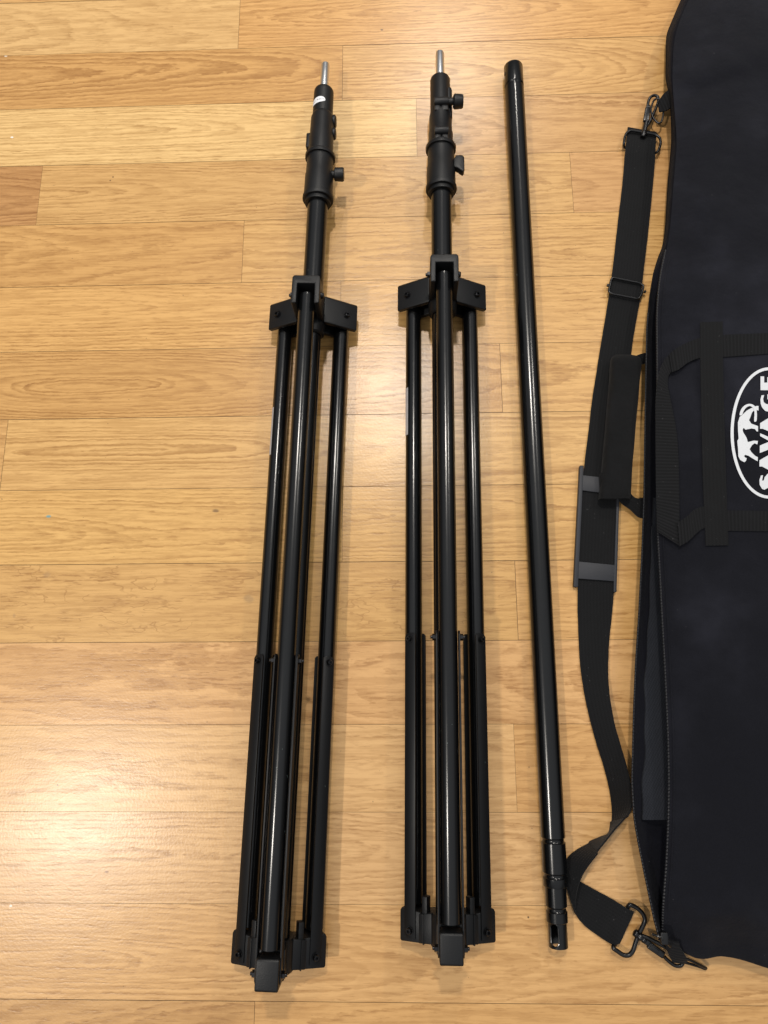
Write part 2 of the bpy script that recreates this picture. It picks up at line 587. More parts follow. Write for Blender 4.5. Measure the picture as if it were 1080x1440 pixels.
# ------------------------------------------------------------------ the floor
BUTTS = {-1: [-3.9, 1.6], 0: [-2.49, 5.2], 1: [-8.6, -0.87, 6.7], 2: [-7.4, 0.24, 7.6], 3: [-5.33, 2.46, 9.5], 4: [-9.8, -2.27, 4.9],
         5: [-8.2, -0.86, 6.1], 6: [-6.8, 1.325, 8.2], 7: [-5.39, 3.7], 8: [-8.4, -0.81, 5.6], 9: [-7.2, 1.395, 7.2],
         10: [-6.9, 4.6], 11: [-7.9, 1.29, 6.9], 12: [-6.3, 4.3], 13: [-7.6, 4.7], 14: [-9.0, -1.75, 5.0]}
TONE = {(-1, 1): (216, 180, 128), (0, 0): (219, 182, 130), (0, 1): (215, 170, 113), (1, 1): (207, 163, 106), (1, 2): (214, 173, 118),
        (2, 1): (230, 196, 142), (2, 2): (206, 165, 115), (3, 0): (192, 147, 98), (3, 1): (211, 171, 116), (3, 2): (207, 164, 114),
        (4, 1): (208, 165, 108), (4, 2): (214, 173, 116), (5, 1): (217, 174, 115), (5, 2): (216, 174, 116), (6, 1): (206, 163, 106),
        (6, 2): (217, 175, 116), (7, 0): (212, 170, 115), (7, 1): (218, 178, 121), (8, 1): (219, 178, 117), (8, 2): (216, 175, 116),
        (9, 1): (211, 170, 113), (9, 2): (217, 174, 118), (10, 1): (219, 176, 126), (11, 1): (222, 182, 132), (11, 2): (214, 170, 116),
        (12, 1): (220, 180, 132), (13, 1): (218, 176, 124), (14, 1): (202, 160, 108), (14, 2): (212, 169, 115)}  # palest boards of the lower rows have floor glare painted into their tone
# board -> (depth of the cut below the heart, slope of the heart, ring contrast, x shift)
CUT = {(1, 1): (0.030, 0.055, 1.0, 0.3), (2, 1): (0.012, 0.045, 0.8, 0.25), (3, 0): (0.03, 0.09, 1.0, 0.5), (3, 1): (0.010, 0.06, 0.7, 0.42),
       (6, 1): (0.004, 0.085, 1.0, 0.36), (7, 1): (0.006, 0.075, 1.0, 0.30), (8, 1): (0.022, 0.05, 0.75, 0.1), (8, 2): (0.01, 0.08, 0.9, -0.05),
       (7, 2): (0.02, 0.1, 0.9, -0.2), (11, 1): (0.06, 0.02, 0.5, 0), (12, 1): (0.006, 0.06, 0.75, 0.3), (13, 1): (0.012, 0.06, 0.75, 0.2),
       (1, 2): (0.008, 0.12, 0.85, -0.02), (0, 1): (0.01, 0.09, 0.8, -0.1), (9, 1): (0.16, 0.02, 0.35, 0), (9, 2): (0.05, 0.05, 0.6, 0)}


def make_floor():
    rnd = random.Random(11)
    verts, faces, mats, A, B, C = [], [], [], [], [], []

    def quad(x0, x1, y0, y1, z, mi, a, b, c):
        i = len(verts)
        verts.extend([(x0, y0, z), (x1, y0, z), (x1, y1, z), (x0, y1, z)])
        faces.append((i, i + 1, i + 2, i + 3))
        mats.append(mi)
        A.append(a)
        B.append(b)
        C.append(c)
    X0, X1 = -3.2, 3.2
    for r in range(-26, 44):
        y1, y0 = -r * W, -(r + 1) * W
        cuts = [c * W for c in BUTTS.get(r, [])]
        if not cuts:
            x = -14 * W + rnd.uniform(0, 6) * W
            while x < 14 * W:
                cuts.append(x)
                x += rnd.uniform(5, 9) * W
        xs = [X0] + [c for c in cuts if X0 < c < X1] + [X1]
        for j in range(len(xs) - 1):
            g = 0.00014 + 0.0002 * rnd.random()
            t = TONE.get((r, j))
            if t is None:
                q = rnd.uniform(-7, 7)
                t = (213 + q, 171 + q, 115 + q * 0.8)
            lin = rgb(*t)
            cut = CUT.get((r, j), (rnd.uniform(0.005, 0.12), rnd.uniform(0.02, 0.08) * rnd.choice((-1, 1)), rnd.uniform(0.45, 0.8), rnd.uniform(-0.3, 0.3)))
            yc = (y0 + y1) / 2 + rnd.uniform(-0.012, 0.012)
            quad(xs[j] + g * 0.8, xs[j + 1] - g * 0.8, y0 + g, y1 - g, rnd.uniform(-0.0001, 0.0001), 0,
                 (lin[0] * FLOOR_K[0], lin[1] * FLOOR_K[1], lin[2] * FLOOR_K[2]), (cut[3], yc, cut[0]), (cut[1], rnd.random(), cut[2]))
    quad(X0 - 0.01, X1 + 0.01, -44 * W - 0.01, 26 * W + 0.01, -0.0012, 1, (0, 0, 0), (0, 0, 0), (0, 0, 0))
    me = bpy.data.meshes.new('floor')
    me.from_pydata(verts, [], faces)
    for nm, data in (('board_colour', A), ('board_cut', B), ('board_grain', C)):
        at = me.attributes.new(nm, 'FLOAT_VECTOR', 'FACE')
        for i, v in enumerate(data):
            at.data[i].vector = v
    o = link('floor', me, [M['floor'], M['gap']])
    for p, mi in zip(me.polygons, mats):
        p.material_index = mi
    o['kind'] = 'structure'
    return o


FLOOR_K = (0.865, 0.812, 0.675)
make_floor()

# ------------------------------------------------------------------ light stands
ZC = 0.036                        # height of the centre column above the floor
RL = 0.039                        # distance of the folded legs from the column
ARMS = [((0.0, 1.0), (1.0, 0.0)), ((-0.866, -0.5), (-0.5, 0.866)), ((0.866, -0.5), (0.5, 0.866))]


def arm_frame(k):
    d, n = ARMS[k]

    def f(c):                     # (n, y, r) -> stand space
        return Vector((d[0] * c[2] + n[0] * c[0], c[1], ZC + d[1] * c[2] + n[1] * c[0]))
    return f


def collar_lathe(mb, prof):
    mb.lathe([(y, r) for y, r in prof], (0, 0, ZC), (0, 1, 0), 48)


def screw(name, parent, p, d, r=0.0036, h=0.0034, nut=False):
    """button head with a socket, pointing along d"""
    b = MB()
    d = Vector(d).normalized()
    p = Vector(p)
    if nut:
        b.lathe([(0, r * 1.05), (h * 0.9, r * 1.05), (h, r * 0.85)], p, d, 6)
        b.lathe([(h, r * 0.5), (h * 1.4, r * 0.5), (h * 1.5, r * 0.4)], p, d, 16)
    else:
        b.lathe([(0, r * 1.25), (h * 0.25, r * 1.25), (h * 0.25, r), (h * 0.7, r * 0.95), (h, r * 0.7), (h, r * 0.42), (h * 0.45, r * 0.40), (h * 0.45, 0.0001)], p, d, 20, cap=False)
    return b.build(name, M['screw'], parent)


def make_stand(loc, rz, label, dy, variant):
    root = empty('light_stand', label, 'light stand', loc, rz, 'folded light stands')
    # spigot
    b = MB()
    tip = 1008.5 + dy
    collar_lathe(b, [(e * 0.001, r) for e, r in ((960 + dy, .0055), (tip - 1.5, .0055), (tip - .4, .0050), (tip, .0040))])
    b.build('spigot', M['chrome'], root)
    # centre column
    b = MB()
    collar_lathe(b, [(-.03, .0124), (.803 + dy * .001, .0124)])
    b.build('column', M['gloss'], root)

    def cl(prof, extra=None):
        b = MB()
        collar_lathe(b, [((e + dy) * .001, r) for e, r in prof])
        if extra:
            extra(b)
        return b.build('collar', M['plastic'], root)
    y = lambda e: (e + dy) * .001
    if variant == 'b':
        def ear1(b):
            b.box((0.002, y(903), ZC - .006), (0.0146, y(950), ZC + .0085), bev=.004, seg=4)
            b.cyl((-.0088, y(921), ZC + .0138), (.0100, y(921), ZC + .0138), .0052, 24, .0012)
            b.box((-.0082, y(909), ZC + .004), (-.0007, y(921), ZC + .0142), bev=.0015)
            b.box((.0004, y(909), ZC + .004), (.0092, y(921), ZC + .0142), bev=.0015)
        c1 = cl([(905, .0128), (964.5, .0127), (966.5, .0121), (967.5, .0100)], ear1)

        def ear2(b):
            b.cyl((-.0088, y(875.5), ZC + .0172), (.0090, y(875.5), ZC + .0172), .0052, 24, .0012)
            b.box((-.0082, y(864), ZC + .007), (-.0005, y(875), ZC + .0176), bev=.0015)
            b.box((.0005, y(864), ZC + .007), (.0084, y(875), ZC + .0176), bev=.0015)
        c2 = cl([(861, .0152), (886, .0152), (887.5, .0144), (909, .0142), (913, .0136), (914, .0120)], ear2)
        c3 = cl([(799, .0135), (799, .0158), (804, .0158), (804, .0186), (805, .0191), (809, .0189), (810, .0178), (836, .0175), (838, .0168), (861, .0164), (861.2, .0187), (865.5, .0189), (867, .0180), (867.5, .0150)])
        k = MB()
        k.cyl((.009, y(921), ZC + .0135), (.016, y(921), ZC + .0135), .0042, 20)
        k.lathe([(0, .0066), (.0012, .0082), (.002, .0088), (.0105, .0084), (.0125, .0074), (.0127, .0060)], (.0150, y(921), ZC + .0135), (1, 0, 0), 14)
        k.build('knob', M['plastic_dark'], c1)
        k = MB()
        k.prism([(.015, -.004), (.020, -.006), (.0262, -.0115), (.0282, -.0095), (.0282, .0095), (.026, .0118), (.018, .0120), (.015, .006)], -.005, .005,
                lambda c: Vector((c.x, y(836) + c.y, ZC + .004 + c.z)), .0014, 3)
        k.build('knob', M['plastic_dark'], c3)
    else:
        c1 = cl([(915, .0128), (962, .0126), (965.5, .0124), (967.3, .0116), (968, .0096)])
        # the white label bent round the collar
        lb = MB()
        rows = []
        for j in range(13):
            fy = j / 12
            row = []
            for i in range(25):
                fx = i / 24
                half = .0044 * math.sqrt(max(0.0, 1 - abs(2 * fx - 1) ** 2.6))
                a = math.radians(-80 + 100 * fx)
                yy = y(941.5) + (fy * 1.0) * half * 2.0 - half * .55 + .0018 * (fx - .5)
                row.append(Vector((.01302 * math.sin(a), yy, ZC + .01302 * math.cos(a))))
            rows.append(row)
        V = lb.grid(rows)
        for f in lb.bm.faces:
            for lp in f.loops:
                lp[lb.uv].uv = (lp[lb.uv].uv[0] / 24, lp[lb.uv].uv[1] / 12)
        lb.build('label', M['label'], c1)

        def ear2(b):
            b.lathe([(0, .0080), (.0028, .0080), (.0042, .0060)], (.0132, y(924), ZC - .003), (1, 0, 0), 24)
            b.lathe([(0, .0072), (.0024, .0072), (.0036, .0055)], (.0142, y(906), ZC - .003), (1, 0, 0), 24)
            b.box((-.0194, y(884), ZC - .011), (-.0125, y(905), ZC + .001), bev=.002, seg=3)
        c2 = cl([(868, .0156), (897, .0154), (899, .0149), (925, .0144), (927.5, .0136), (930, .0129), (931, .0118)], ear2)
        c3 = cl([(802, .0135), (802, .0158), (807, .0158), (807, .0186), (808, .0191), (812, .0189), (813, .0178), (841, .0175), (843, .0168), (866, .0164), (866.2, .0187), (870, .0189), (871.5, .0180), (872, .0150)])
        k = MB()
        k.cyl((.014, y(843), ZC + .002), (.022, y(843), ZC + .002), .0045, 20)
        k.lathe([(0, .0060), (.0012, .0080), (.010, .0084), (.0118, .0078), (.0121, .006)], (.0188, y(843), ZC + .002), (1, 0, 0), 12)
        k.build('knob', M['plastic_dark'], c3)

    # leg bracket: ring on the column with three U-shaped forks
    b = MB()
    collar_lathe(b, [(.636, .0140), (.638, .0160), (.649, .0168), (.678, .0172), (.683, .0160), (.6835, .0130)])
    for k in range(3):
        f = arm_frame(k)
        U = [(-.0158, .6500), (-.0098, .6500), (-.0098, .6740), (.0098, .6740), (.0098, .6500), (.0158, .6500), (.0158, .6815), (.0140, .6840), (-.0140, .6840), (-.0158, .6815)]
        b.prism(U, .0095, .0525, f, .0012, 3)
    br = b.build('leg_bracket', M['plastic'], root)
    for k in range(3):
        f = arm_frame(k)
        up = (f(Vector((1, 0, 0))) - f(Vector((0, 0, 0))))
        screw('pivot_bolt', br, f(Vector((.0157, .6665, .0385))), up)
        screw('pivot_bolt', br, f(Vector((-.0157, .6665, .0385))), -up, nut=True)

    # legs
    for k in range(3):
        f = arm_frame(k)
        b = MB()
        o = f(Vector((0, 0, RL)))
        b.lathe([(.0015, .0070), (.0015, .0086), (.0022, .0092), (.662, .0092), (.666, .0086), (.668, .006)], (o.x, 0, o.z), (0, 1, 0), 40)
        leg = b.build('leg', M['gloss'], root)
        if k == 1:
            s = MB()
            rows = []
            for i in range(9):
                a = math.radians(134 + 46 * i / 8)
                rows.append([Vector((o.x + .00935 * math.cos(a), yy, o.z + .00935 * math.sin(a))) for yy in (.494, .510, .535, .552)])
            s.grid(rows)
            s.build('sticker', M['sticker'], leg)

    # folding braces: a flat bar on either side of every leg
    for k in range(3):
        f = arm_frame(k)
        t, hw = .0016, .0122
        r0, r1 = RL - .0085, RL + .0038
        ya, yb = -.0275, .2685
        up = f(Vector((1, 0, 0))) - f(Vector((0, 0, 0)))
        prof = [(r0, ya), (r1 - .003, ya), (r1, ya + .003), (r1, yb - .004), (r1 - .002, yb - .001), (r1 - .005, yb), (r0 + .002, yb), (r0, yb - .002)]
        for s in (1, -1):
            b = MB()
            b.prism(prof, s * hw, s * (hw - t), lambda c, f=f: f(Vector((c.z, c.y, c.x))), .0003, 2)
            bar_ = b.build('brace', M['satin'], root)
            hexa = (s == 1 and k == 0) or s == -1
            screw('bolt', bar_, f(Vector((s * (hw - .0001), .2620, RL - .0020))), up * s, .0031, .0036, nut=hexa)
            screw('bolt', bar_, f(Vector((s * (hw - .0001), -.0205, RL - .0026))), up * s, .0033, .0034, nut=hexa)

    # lower hub
    b = MB()
    collar_lathe(b, [(-.0310, .0130), (-.0310, .0160), (-.0295, .0175), (-.004, .0175), (-.001, .0160), (-.001, .0120)])
    for k in range(3):
        f = arm_frame(k)
        hw = .0108
        # sloped body towards the column, then the arm that carries the brace
        b.prism([(.012, -.0285), (.0265, -.0300), (.0265, -.0035), (.012, -.001)], -hw - .0020, hw + .0020, lambda c, f=f: f(Vector((c.z, c.y, c.x))), .0012, 2)
        if k == 0:
            b.prism([(.0240, -.0320), (.0455, -.0320), (.0470, -.0305), (.0470, -.0060), (.0455, -.0045), (.0300, -.0045), (.0240, -.008)], -hw, hw, lambda c, f=f: f(Vector((c.z, c.y, c.x))), .0014, 3)
        else:
            b.prism([(.0240, -.0300), (.0470, -.0318), (.0485, -.0305), (.0485, -.0040), (.0465, -.0010), (.0240, -.0030)], -hw, hw, lambda c, f=f: f(Vector((c.z, c.y, c.x))), .0010, 2)
            b.box((.0040, -.006, .0175), (hw + .0012, .0125, .0232), f, .0008)
            b.box((.0075, -.030, .0205), (hw + .0030, -.003, .0215), f, .0003)
    b.build('lower_hub', M['plastic'], root)
    return root


def place(px0, px1):
    a = pt(*px0)
    c = pt(*px1)
    d = c - a
    return (a.x, a.y, 0.0), math.atan2(-d.x, d.y)


# stand one: hub line measured at the lower hub and at the spigot
locA, rzA = place((381.5, 1300, .074), (458, 86, .036))
locB, rzB = place((634, 1300, .074), (618.5, 70, .036))
dA = Vector((-math.sin(rzA), math.cos(rzA), 0)) * -0.0215
make_stand(Vector(locA) + dA, rzA, 'folded black light stand on the far left, small white oval label on its top collar', 10.0, 'a')
make_stand(locB, rzB, 'folded black light stand beside the plain black tube, T-shaped knob on its top collar', 0.0, 'b')

# ------------------------------------------------------------------ crossbar tube
b0, b1 = pt(781, 1240, .0125), pt(721.5, 90, .0125)
bd = (b1 - b0)
bar = empty('crossbar', 'plain black telescopic crossbar tube lying between the stands and the bag', 'tube', (b0.x, b0.y, 0), math.atan2(-bd.x, bd.y))
BR = .0123
BZ = BR


def bar_y(u, v):
    q = pt(u, v, .0240) - b0
    return q.dot(bd.normalized())


yTop, yBead, ySh1, ySh2, yS1, yS2, yEnd = [bar_y(*p) for p in ((721, 84), (723, 113), (777, 1184), (778, 1234), (779, 1250.5), (780, 1302), (780.5, 1338))]
b = MB()
bead = lambda yy, r: [(yy - .0026, r), (yy - .0018, r - .0009), (yy, r - .0014), (yy + .0018, r - .0009), (yy + .0026, r)]
b.lathe([(yS1, BR - .0022), (yS1, BR - .0004), (yS1 + .0006, BR)] + bead(ySh2, BR) + bead(ySh1, BR) + bead(yBead, BR) + [(yTop - .0008, BR), (yTop, BR - .0004), (yTop, BR - .0016), (yTop - .03, BR - .0016)],
        (0, 0, BZ), (0, 1, 0), 56, cap=False)
b.lathe([(-.0001, .0022), (.0003, .0022), (.0003, .0001)], (-.0118, yTop - .0135, BZ + .0034), (-.95, 0, .3), 14, cap=False)
b.build('outer_tube', M['gloss'], bar)
r2 = .0106
b = MB()
b.lathe([(yS2, r2 - .0015), (yS2, r2 - .0004), (yS2 + .0005, r2)] + bead(bar_y(780, 1283), r2) + [(yS1 + .02, r2)], (0, 0, BR - .0010), (0, 1, 0), 48, cap=False)
b.build('middle_tube', M['gloss'], bar)
# end tube with an open slot in its upper left side
r3 = .0094
b = MB()
zc3 = BR - .0010
n = 72
ys = [yEnd + (yS2 + .02 - yEnd) * i / 60 for i in range(61)]
tb = b.bm
slot_c, slot_h, slot_w = (bar_y(775, 1306) + bar_y(775, 1330)) / 2, .0105, .0044
a0 = math.radians(122)


def slotd(a, yy):                # signed distance to the rim of the slot, in metres
    da = (a - a0 + math.pi) % (2 * math.pi) - math.pi
    px = da * r3
    py = max(abs(yy - slot_c) - (slot_h - slot_w), 0.0)
    return math.hypot(px, py) - slot_w


for rr, flip in ((r3, False), (r3 - .0013, True)):
    ring = []
    for yy in ys:
        ring.append([tb.verts.new((rr * math.cos(2 * math.pi * k / n), yy, zc3 + rr * math.sin(2 * math.pi * k / n))) for k in range(n)])
    for i in range(len(ys) - 1):
        for k in range(n):
            am = 2 * math.pi * (k + .5) / n
            if slotd(am, (ys[i] + ys[i + 1]) / 2) < 0:
                continue
            q = (ring[i][k], ring[i][(k + 1) % n], ring[i + 1][(k + 1) % n], ring[i + 1][k])
            tb.faces.new(q[::-1] if flip else q)
    if not flip:
        ro = ring
    else:
        for k in range(n):
            tb.faces.new((ro[0][k], ring[0][k], ring[0][(k + 1) % n], ro[0][(k + 1) % n]))
# rim of the slot
rim = [(slot_w * math.cos(t), (slot_h - slot_w) * (1 if math.sin(t) >= 0 else -1) + slot_w * math.sin(t)) for t in [2 * math.pi * i / 32 for i in range(32)]]
pts = [Vector(((r3 - .0003) * math.cos(a0 + x / r3), slot_c + yy, zc3 + (r3 - .0003) * math.sin(a0 + x / r3))) for x, yy in rim]
b.sweep(pts, .00075, True, 8, 2)
b.build('end_tube', M['gloss'], bar, recalc=False)

# ------------------------------------------------------------------ carry bag
OUT = [(-140, 1030), (-60, 985), (0, 957), (38, 941), (50, 936.5), (62, 936.5), (110, 935.5), (130, 940), (160, 943), (200, 944), (260, 938.5), (320, 935), (345, 932), (362, 925), (385, 918), (420, 912.5),
       (460, 909), (560, 907), (700, 905), (780, 902), (860, 898), (930, 893.5), (1000, 890.5), (1100, 888), (1150, 891), (1180, 896), (1230, 906), (1290, 918.5), (1318, 926)]
EDG = [(-140, 1050), (-60, 998), (0, 968), (38, 952), (62, 947), (110, 945), (160, 949), (200, 952), (260, 947), (320, 942.5), (345, 939), (370, 933), (400, 928), (440, 925), (520, 925.5), (640, 926), (745, 926), (800, 929),
       (860, 932), (950, 937), (1040, 941), (1100, 942), (1160, 941), (1220, 938), (1270, 934), (1318, 932)]
BOT = [(926, 1319), (932, 1322), (945, 1331), (962, 1338), (975, 1345), (988, 1350), (1000, 1347), (1013, 1344), (1038, 1347.5), (1060, 1354), (1080, 1361), (1120, 1371), (1180, 1372), (1260, 1358), (1330, 1330)]
V0, V1, UR = -140.0, 1318.0, 1310.0


def sm_table(T, x, w=14.0):
    return sum(lerp_table(T, x + w * k) for k in (-1, -.5, 0, .5, 1)) / 5


def vb(u):
    return sm_table(BOT, u, 8)


def wob(u, v):
    return (math.sin(u * .031 + v * .011) * .0016 + math.sin(u * .013 - v * .019 + 1.2) * .0018 + math.sin(v * .043 + u * .05 + 2.0) * .0006)


def zpan(u, v):
    """height of the bag's top panel"""
    uL = sm_table(EDG, v)
    s = max(0.0, u - uL)
    right = max(0.0, UR - u)
    base = lerp_table([(-140, .036), (40, .046), (200, .050), (345, .048), (700, .050), (1000, .046), (1200, .040), (1318, .030), (1400, .026)], v)
    zt = base + .024 * (1 - math.exp(-s / 70.0))
    zt *= 0.35 + 0.65 * sstep(0, 90, right)
    dv = vb(max(u, 930)) - v
    zt *= 0.45 + 0.55 * sstep(-2, 70, dv)
    zt += wob(u, v) * sstep(0, 60, s) * (0.35 if (v > 440 and v < 800 and u > 980) else 1.0)
    # fold where the open zipper lets the panel sag
    zt -= .004 * math.exp(-((v - 360) / 40.0) ** 2) * math.exp(-s / 25.0)
    # crease that runs from the upper ring across the panel
    zt -= .0035 * math.exp(-((v - (138 - (u - 940) * .30)) / 9.0) ** 2) * sstep(0, 25, s) * sstep(1100, 1000, u)
    zt += .0030 * math.exp(-((v - (112 - (u - 940) * .28)) / 22.0) ** 2) * sstep(0, 25, s)
    return zt


bag = empty('carry_bag', 'long navy-black canvas carry bag with white oval print, unzipped along its left side', 'bag', tuple(pt(1080, 720, 0)))
BO = Vector(bag.location)
inv = lambda p: p - BO

NR, NC = 170, 60
rows = []
for i in range(NR + 1):
    t = i / NR
    v0 = V0 + (V1 - V0) * t
    uL = sm_table(EDG, v0)
    row = []
    cols = []
    for j in range(NC + 1):
        s = (j / NC) ** 1.35
        u = uL + (UR - uL) * s
        v = v0 + (vb(u) - V1) * max(0.0, (t - .75) / .25) ** 1.5
        cols.append((u, v))
    u, v = cols[0]
    z = zpan(u, v)
    row.append(inv(pt(u + 3, v, z - .0065)))
    row.append(inv(pt(u + .3, v, z - .004)))
    for (u, v) in cols:
        row.append(inv(pt(u, v, zpan(u, v))))
    u, v = cols[-1]
    p = pt(u, v, zpan(u, v))
    for dz in (.6, .3, 0.0):
        row.append(inv(Vector((p.x + .006 * (1 - dz), p.y, zpan(u, v) * dz))))
    rows.append(row)
# the bottom end turns down to the floor
last = rows[-1]
for fz, dy_ in ((.75, -.002), (.4, -.001), (0.02, .004)):
    rows.append([Vector((p.x, p.y + dy_, (p.z + BO.z) * fz - BO.z)) for p in last])
first = rows[0]
for fz, dy_ in ((.6, .004), (0.0, .004)):
    rows.insert(0, [Vector((p.x, p.y + dy_, (p.z + BO.z) * fz - BO.z)) for p in first])
b = MB()
b.grid(rows)
b.build('top_panel', M['cloth'], bag, sharp=60, recalc=True)

# side panel: wall, lip and (where the zip is open) the inside that shows
rows = []
NS = 220
for i in range(NS + 1):
    v = V0 + (V1 + 4 - V0) * i / NS
    uo, ue = sm_table(OUT, v, 5), sm_table(EDG, v)
    op = sstep(345, 440, v)
    zl = .012 + (.030 - .012) * op
    ze = zpan(ue, v)
    q = pt(uo, v, zl)
    row = [Vector((q.x + .016, q.y, 0.0)), Vector((q.x + .010 - .006 * (1 - op), q.y, zl * .35)), Vector((q.x + .002, q.y, zl * .80)), q]
    a = pt(uo + 1.2, v, zl + .0012)
    row.append(a)
    for f in (.18, .4, .62, .85, 1.15):
        uu = uo + (ue - uo) * f
        zclosed = zl + (ze - .003 - zl) * min(1.0, f) ** .8
        bulge = .006 * math.sin(min(1.0, f) * math.pi)
        dip = zl - .004 - .010 * math.sin(min(f, 1.0) * math.pi * .5)
        deep = dip - .010 * sstep(1150, 1165, v) * sstep(.1, .5, f)
        row.append(pt(uu, v, (zclosed + bulge) * (1 - op) + deep * op))
    rows.append([inv(p) for p in row])
b = MB()
b.grid(rows)
b.build('side_panel', M['cloth_dark'], bag, sharp=70, recalc=True)

# grey inner flap showing in the open side
rows = []
for i in range(90):
    v = 700 + (1153 - 700) * i / 89
    uo, ue = sm_table(OUT, v, 5), sm_table(EDG, v)
    w0 = lerp_table([(700, .62), (780, .50), (860, .42), (960, .30), (1050, .33), (1153, .22)], v) + .02 * math.sin(v * .09)
    row = []
    for f in (w0, w0 + .03, .55, .7, .85, 1.0, 1.2):
        f = max(f, w0) if f < 1 else f
        uu = uo + (ue - uo) * f
        row.append(inv(pt(uu, v, .0258 - .0042 * f + .0012 * math.sin(v * .017) - (.0022 if f == w0 else 0))))
    rows.append(row)
b = MB()
b.grid(rows)
b.build('lining_flap', M['lining'], bag, sharp=80, recalc=True)


# zipper halves
def coil(path, r, parent, name='zipper'):
    P = spline(path, 4)
    b = MB()
    n = 8
    dist = 0
    rings = []
    for i, p in enumerate(P):
        if i:
            dist += (p - P[i - 1]).length
        t = (P[min(i + 1, len(P) - 1)] - P[max(i - 1, 0)]).normalized()
        a = t.cross(Vector((0, 0, 1))).normalized()
        c = a.cross(t)
        rings.append(([b.bm.verts.new(p + a * math.cos(2 * math.pi * k / n) * r + c * math.sin(2 * math.pi * k / n) * r) for k in range(n)], dist))
    for i in range(len(rings) - 1):
        for k in range(n):
            f = b.bm.faces.new((rings[i][0][k], rings[i][0][(k + 1) % n], rings[i + 1][0][(k + 1) % n], rings[i + 1][0][k]))
            for lp, uvv in zip(f.loops, ((k / n, rings[i][1]), ((k + 1) / n, rings[i][1]), ((k + 1) / n, rings[i + 1][1]), (k / n, rings[i + 1][1]))):
                lp[b.uv].uv = uvv
    return b.build(name, M['zip'], parent, sharp=80, recalc=True)


zz = [inv(pt(sm_table(OUT, v, 5) + .8, v, .0312)) for v in range(440, 1320, 12)]
coil(zz, .0010, bag)
zz = [inv(pt(sm_table(EDG, v) - 1.0, v, zpan(sm_table(EDG, v), v) - .0018)) for v in list(range(352, 1316, 12))]
zp = coil(zz, .0015, bag)
# slider of the zip at the lower corner, its pull lying to the left
b = MB()
q = inv(pt(934, 1318, .034))
b.box((q.x - .004, q.y - .006, q.z - .003), (q.x + .003, q.y + .005, q.z + .003), None, .0012)
b.sweep([inv(pt(932, 1318, .036)), inv(pt(926, 1317, .036)), inv(pt(917, 1313.5, .033))], .0012, n=8)
b.sweep([inv(pt(931, 1321, .036)), inv(pt(938, 1326, .034)), inv(pt(943, 1331, .031))], .0014, n=8)
b.build('zip_slider', M['wire'], zp)


# stitched seam that follows the zip
def seam(path, w, name, mat, parent, off):
    b = MB()
    st = []
    for (u, v) in path:
        st.append((inv(pt(u, v, zpan(u, v) + off)), inv(pt(u + w, v, zpan(u + w, v) + off))))
    b.ribbon(st, 3, .0006, 2)
    return b.build(name, mat, parent, sharp=60)


seam([(sm_table(EDG, v) + 5.0, v) for v in range(360, 1300, 20)], 2.2, 'seam_binding', M['cloth'], bag, .0011)


# webbing bands on the panel
def on_panel(L, off, mats, name, parent, sub=6, cross=True, thick=.0014, crown=0.0):
    b = MB()
    st = []
    for k, (a, c) in enumerate(L):
        o = off[k] if isinstance(off, (list, tuple)) else off
        st.append((inv(pt(a[0], a[1], zpan(*a) + o)), inv(pt(c[0], c[1], zpan(*c) + o))))
    b.ribbon(st, sub, thick, 8, crown)
    return b.build(name, mats, parent, sharp=50)


strip = on_panel([((985, 453), (1016.5, 452)), ((985.5, 520), (1017, 520)), ((987, 600), (1019, 600)), ((989, 680), (1021.5, 680)), ((993, 767), (1024.5, 766.5))], .0024, M['web'], 'webbing_strip', bag)
on_panel([((1012, 471), (1014, 502)), ((1050, 469.5), (1050, 499.5)), ((1100, 467.5), (1100, 496)), ((1200, 464), (1200, 492))], .0018, M['web_handle'], 'webbing_strip', bag)
on_panel([((1018, 718), (1020, 746)), ((1050, 718), (1050, 746.5)), ((1100, 719), (1100, 747)), ((1200, 720), (1200, 748))], .0018, M['web_handle'], 'webbing_strip', bag)

# front carry handle, folded to the left
hb = MB()


def hseg(L, off, sub=6):
    st = []
    for k, (a, c) in enumerate(L):
        o0, o1 = off[k] if isinstance(off[k], tuple) else (off[k], off[k])
        za = zpan(max(a[0], 926), a[1])
        zb_ = zpan(max(c[0], 926), c[1])
        st.append((inv(pt(a[0], a[1], za + o0)), inv(pt(c[0], c[1], zb_ + o1))))
    hb.ribbon(st, sub, .0015, 8)


hseg([((1004, 473), (1004, 503)), ((985, 475), (985, 503)), ((966, 482), (969, 509)), ((951, 490), (955, 519)), ((941, 498), (945, 523))], [.0006, .0012, .005, .007, .006])
hseg([((943, 496), (946, 521)), ((933, 508), (941, 527)), ((926, 528), (939, 540)), ((922.5, 560), (943, 562)), ((922, 610), (952, 612)), ((922.5, 680), (955, 680)), ((924, 747), (955.5, 767))],
     [.0045, (.006, .004), (.007, .003), (.006, .003), (.005, .003), (.005, .003), (.004, .004)])
hseg([((953, 735), (955.5, 768)), ((966, 726), (969, 760)), ((978, 716), (983, 747)), ((990, 712), (992, 742)), ((1004, 711), (1004, 741))], [.0062, .006, .004, .0012, .0004])
hb.build('handle', M['web_handle'], bag, sharp=50)

# printed emblem
lg = MB()


